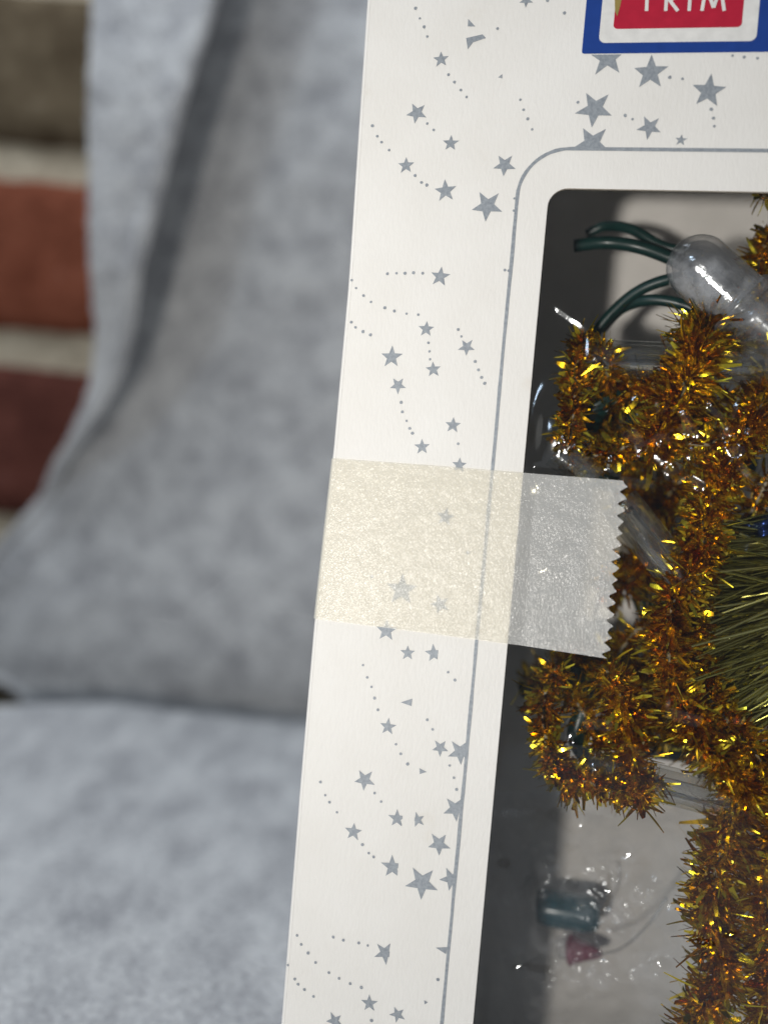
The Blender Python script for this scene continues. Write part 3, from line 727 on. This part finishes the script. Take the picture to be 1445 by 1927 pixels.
h = obj('holder', tube_mesh('holder', np.array(pts), np.linspace(0.0038, 0.0032, 10), 28), 'frosted_plastic', bulb, True)
pts = [a + ax * (Lb + d) + np.array((0, 0.0005, 0)) for d in np.linspace(-0.006, 0.002, 8)]
obj('inner_stem', tube_mesh('inner_stem', np.array(pts), np.linspace(0.0009, 0.0018, 8), 16), 'frosted_plastic', bulb, True)
# no part for the dark round at right: it is the bulb's cast shadow
# green wires
def wire(label, pts, rad):
    o = obj('green_wire', tube_mesh('green_wire', catmull([c3(*p) for p in pts], 14 * len(pts)), rad * MM, 12), 'green_wire', None, True)
    o.location = (BO.x, BO.y, 0); o.rotation_euler = (0, 0, -YAW)
    tag(o, label, 'wire')
wire('thick green wire with a bare cut end left of the large clear bulb', [(1080, 462, 15), (1140, 456, 15), (1200, 464, 14), (1260, 485, 14), (1330, 520, 14)], 0.85)
wire('green wire arching over the cut wire', [(1105, 440, 21), (1140, 425, 20), (1190, 432, 18), (1245, 462, 17), (1320, 480, 16)], 0.7)
wire('green wire rising in an arch beneath the large clear bulb', [(1110, 640, 17), (1150, 590, 16), (1205, 545, 15), (1275, 522, 14), (1360, 520, 14)], 0.75)
wire('green wire running level beneath the arching one', [(1130, 620, 18), (1170, 580, 17), (1225, 564, 15), (1290, 575, 14), (1350, 610, 14)], 0.75)
wire('green wire loop behind the upper gold tinsel', [(1100, 800, 15), (1120, 765, 14), (1150, 750, 14), (1200, 770, 15), (1210, 830, 15), (1160, 850, 16)], 1.9)
wire('green wire behind the gold tinsel below the tape', [(1080, 1260, 16), (1095, 1330, 14), (1085, 1390, 14), (1120, 1450, 16)], 1.2)

wire('added dark green filler wire winding deep behind the tinsel right of the tape', [(1120, 900, 28), (1200, 930, 29), (1250, 1000, 28), (1200, 1090, 28), (1240, 1180, 27), (1350, 1200, 27)], 1.3)  # this and the next two wires are added to darken the depths
wire('added dark green filler wire hooked deep behind the bushy tinsel strand', [(980, 1300, 28), (1060, 1280, 27), (1150, 1320, 27), (1210, 1400, 28), (1300, 1420, 27)], 1.3)
wire('added dark green filler wire bending deep behind the upper tinsel', [(1080, 720, 27), (1180, 700, 26), (1260, 760, 26), (1330, 860, 27), (1420, 880, 27)], 1.3)

# clear bag at the bottom with spare bulbs in it
bag = in_carton('clear_bag', 'crumpled clear plastic bag at the bottom against the pale board', 'bag')
NB = 150
P = np.zeros((NB, NB, 3))
for i in range(NB):
    for j in range(NB):
        px = 880 + 540 * j / (NB - 1); py = 1490 + 520 * i / (NB - 1)
        s = smoothnoise(px, py, 0.006, 41) * 2.2 + abs(smoothnoise(px, py, 0.013, 42)) * 2.2 + abs(smoothnoise(px, py, 0.034, 43)) * 0.75
        e = min(i, j, NB - 1 - i, NB - 1 - j) / 46.0; e = min(1, e); e = e * e * (3 - 2 * e)
        P[i, j] = c3(px + 12 * smoothnoise(py, 1, 0.02, 45), py, 21 - s * 1.2 * e + (1 - e) * 9)
obj('sheet', grid_mesh('sheet', P), 'clear_bag', bag, True)
fold = catmull([c3(1115, 1800, 26), c3(1170, 1785, 25), c3(1220, 1740, 24), c3(1255, 1690, 24)], 24)
obj('seam', tube_mesh('seam', fold, 0.00022, 6), 'frosted_plastic', bag, True)
tb = in_carton('teal_bulb', 'small teal bulb lying in the clear bag', 'bulb')
a = c3(1006, 1704, 31); b = c3(1130, 1724, 30); ax = b - a; L = np.linalg.norm(ax); ax /= L
prof = [(0, 0.0003), (0.02, 0.0016), (0.08, 0.0024), (0.3, 0.0027), (0.75, 0.0027), (0.92, 0.0023), (0.985, 0.0015), (1.0, 0.0003)]
pa = catmull([(t, q, 0) for t, q in prof], 40)
obj('glass', tube_mesh('glass', np.array([a + ax * L * p[0] for p in pa]), np.maximum(pa[:, 1], 0.0001), 26), 'teal_paint', tb, True)
obj('lead', tube_mesh('lead', catmull([b, b + np.array((0.001, 0, 0.003)), b + np.array((0.0007, 0, 0.0065))], 10), 0.0001, 5), 'core_wire', tb, True)
pb = in_carton('pink_bulb', 'small dark pink cone bulb under the teal one in the bag', 'bulb')
a = c3(1066, 1786, 32); b = c3(1134, 1796, 31); ax = b - a
prof = [(0, 0.0003), (0.02, 0.0018), (0.12, 0.0023), (0.3, 0.0018), (0.6, 0.0012), (0.9, 0.0007), (1.0, 0.0001)]
pa = catmull([(t, q, 0) for t, q in prof], 30)
obj('glass', tube_mesh('glass', np.array([a + ax * p[0] for p in pa]), np.maximum(pa[:, 1], 0.0001), 22), 'pink_paint', pb, True)
obj('base', tube_mesh('base', np.array([a - ax * 0.25, a - ax * 0.1, a + ax * 0.02]), [0.0014, 0.0016, 0.0015], 16), 'frosted_plastic', pb, True)

# a stray fibre drifting off the corner of the tape
q0 = []
for a, b, y in ((590, 1161, .112), (570, 1158, .112), (545, 1152, .113), (520, 1150, .114), (503, 1115, .115), (455, 1078, .115), (400, 1110, .114), (370, 1132, .114), (340, 1170, .114), (300, 1166, .114), (278, 1168, .114), (300, 1182, .114), (316, 1206, .114)):
    x, z = wy(a, b, y); q0.append((x, y, z))
fb = obj('stray_fibre', tube_mesh('stray_fibre', catmull(q0, 110) + rng.normal(0, 0.00006, (110, 3)), 0.000008, 5), 'fibre', None, True)
tag(fb, 'fine white thread caught on the lower corner of the tape', 'fibre')
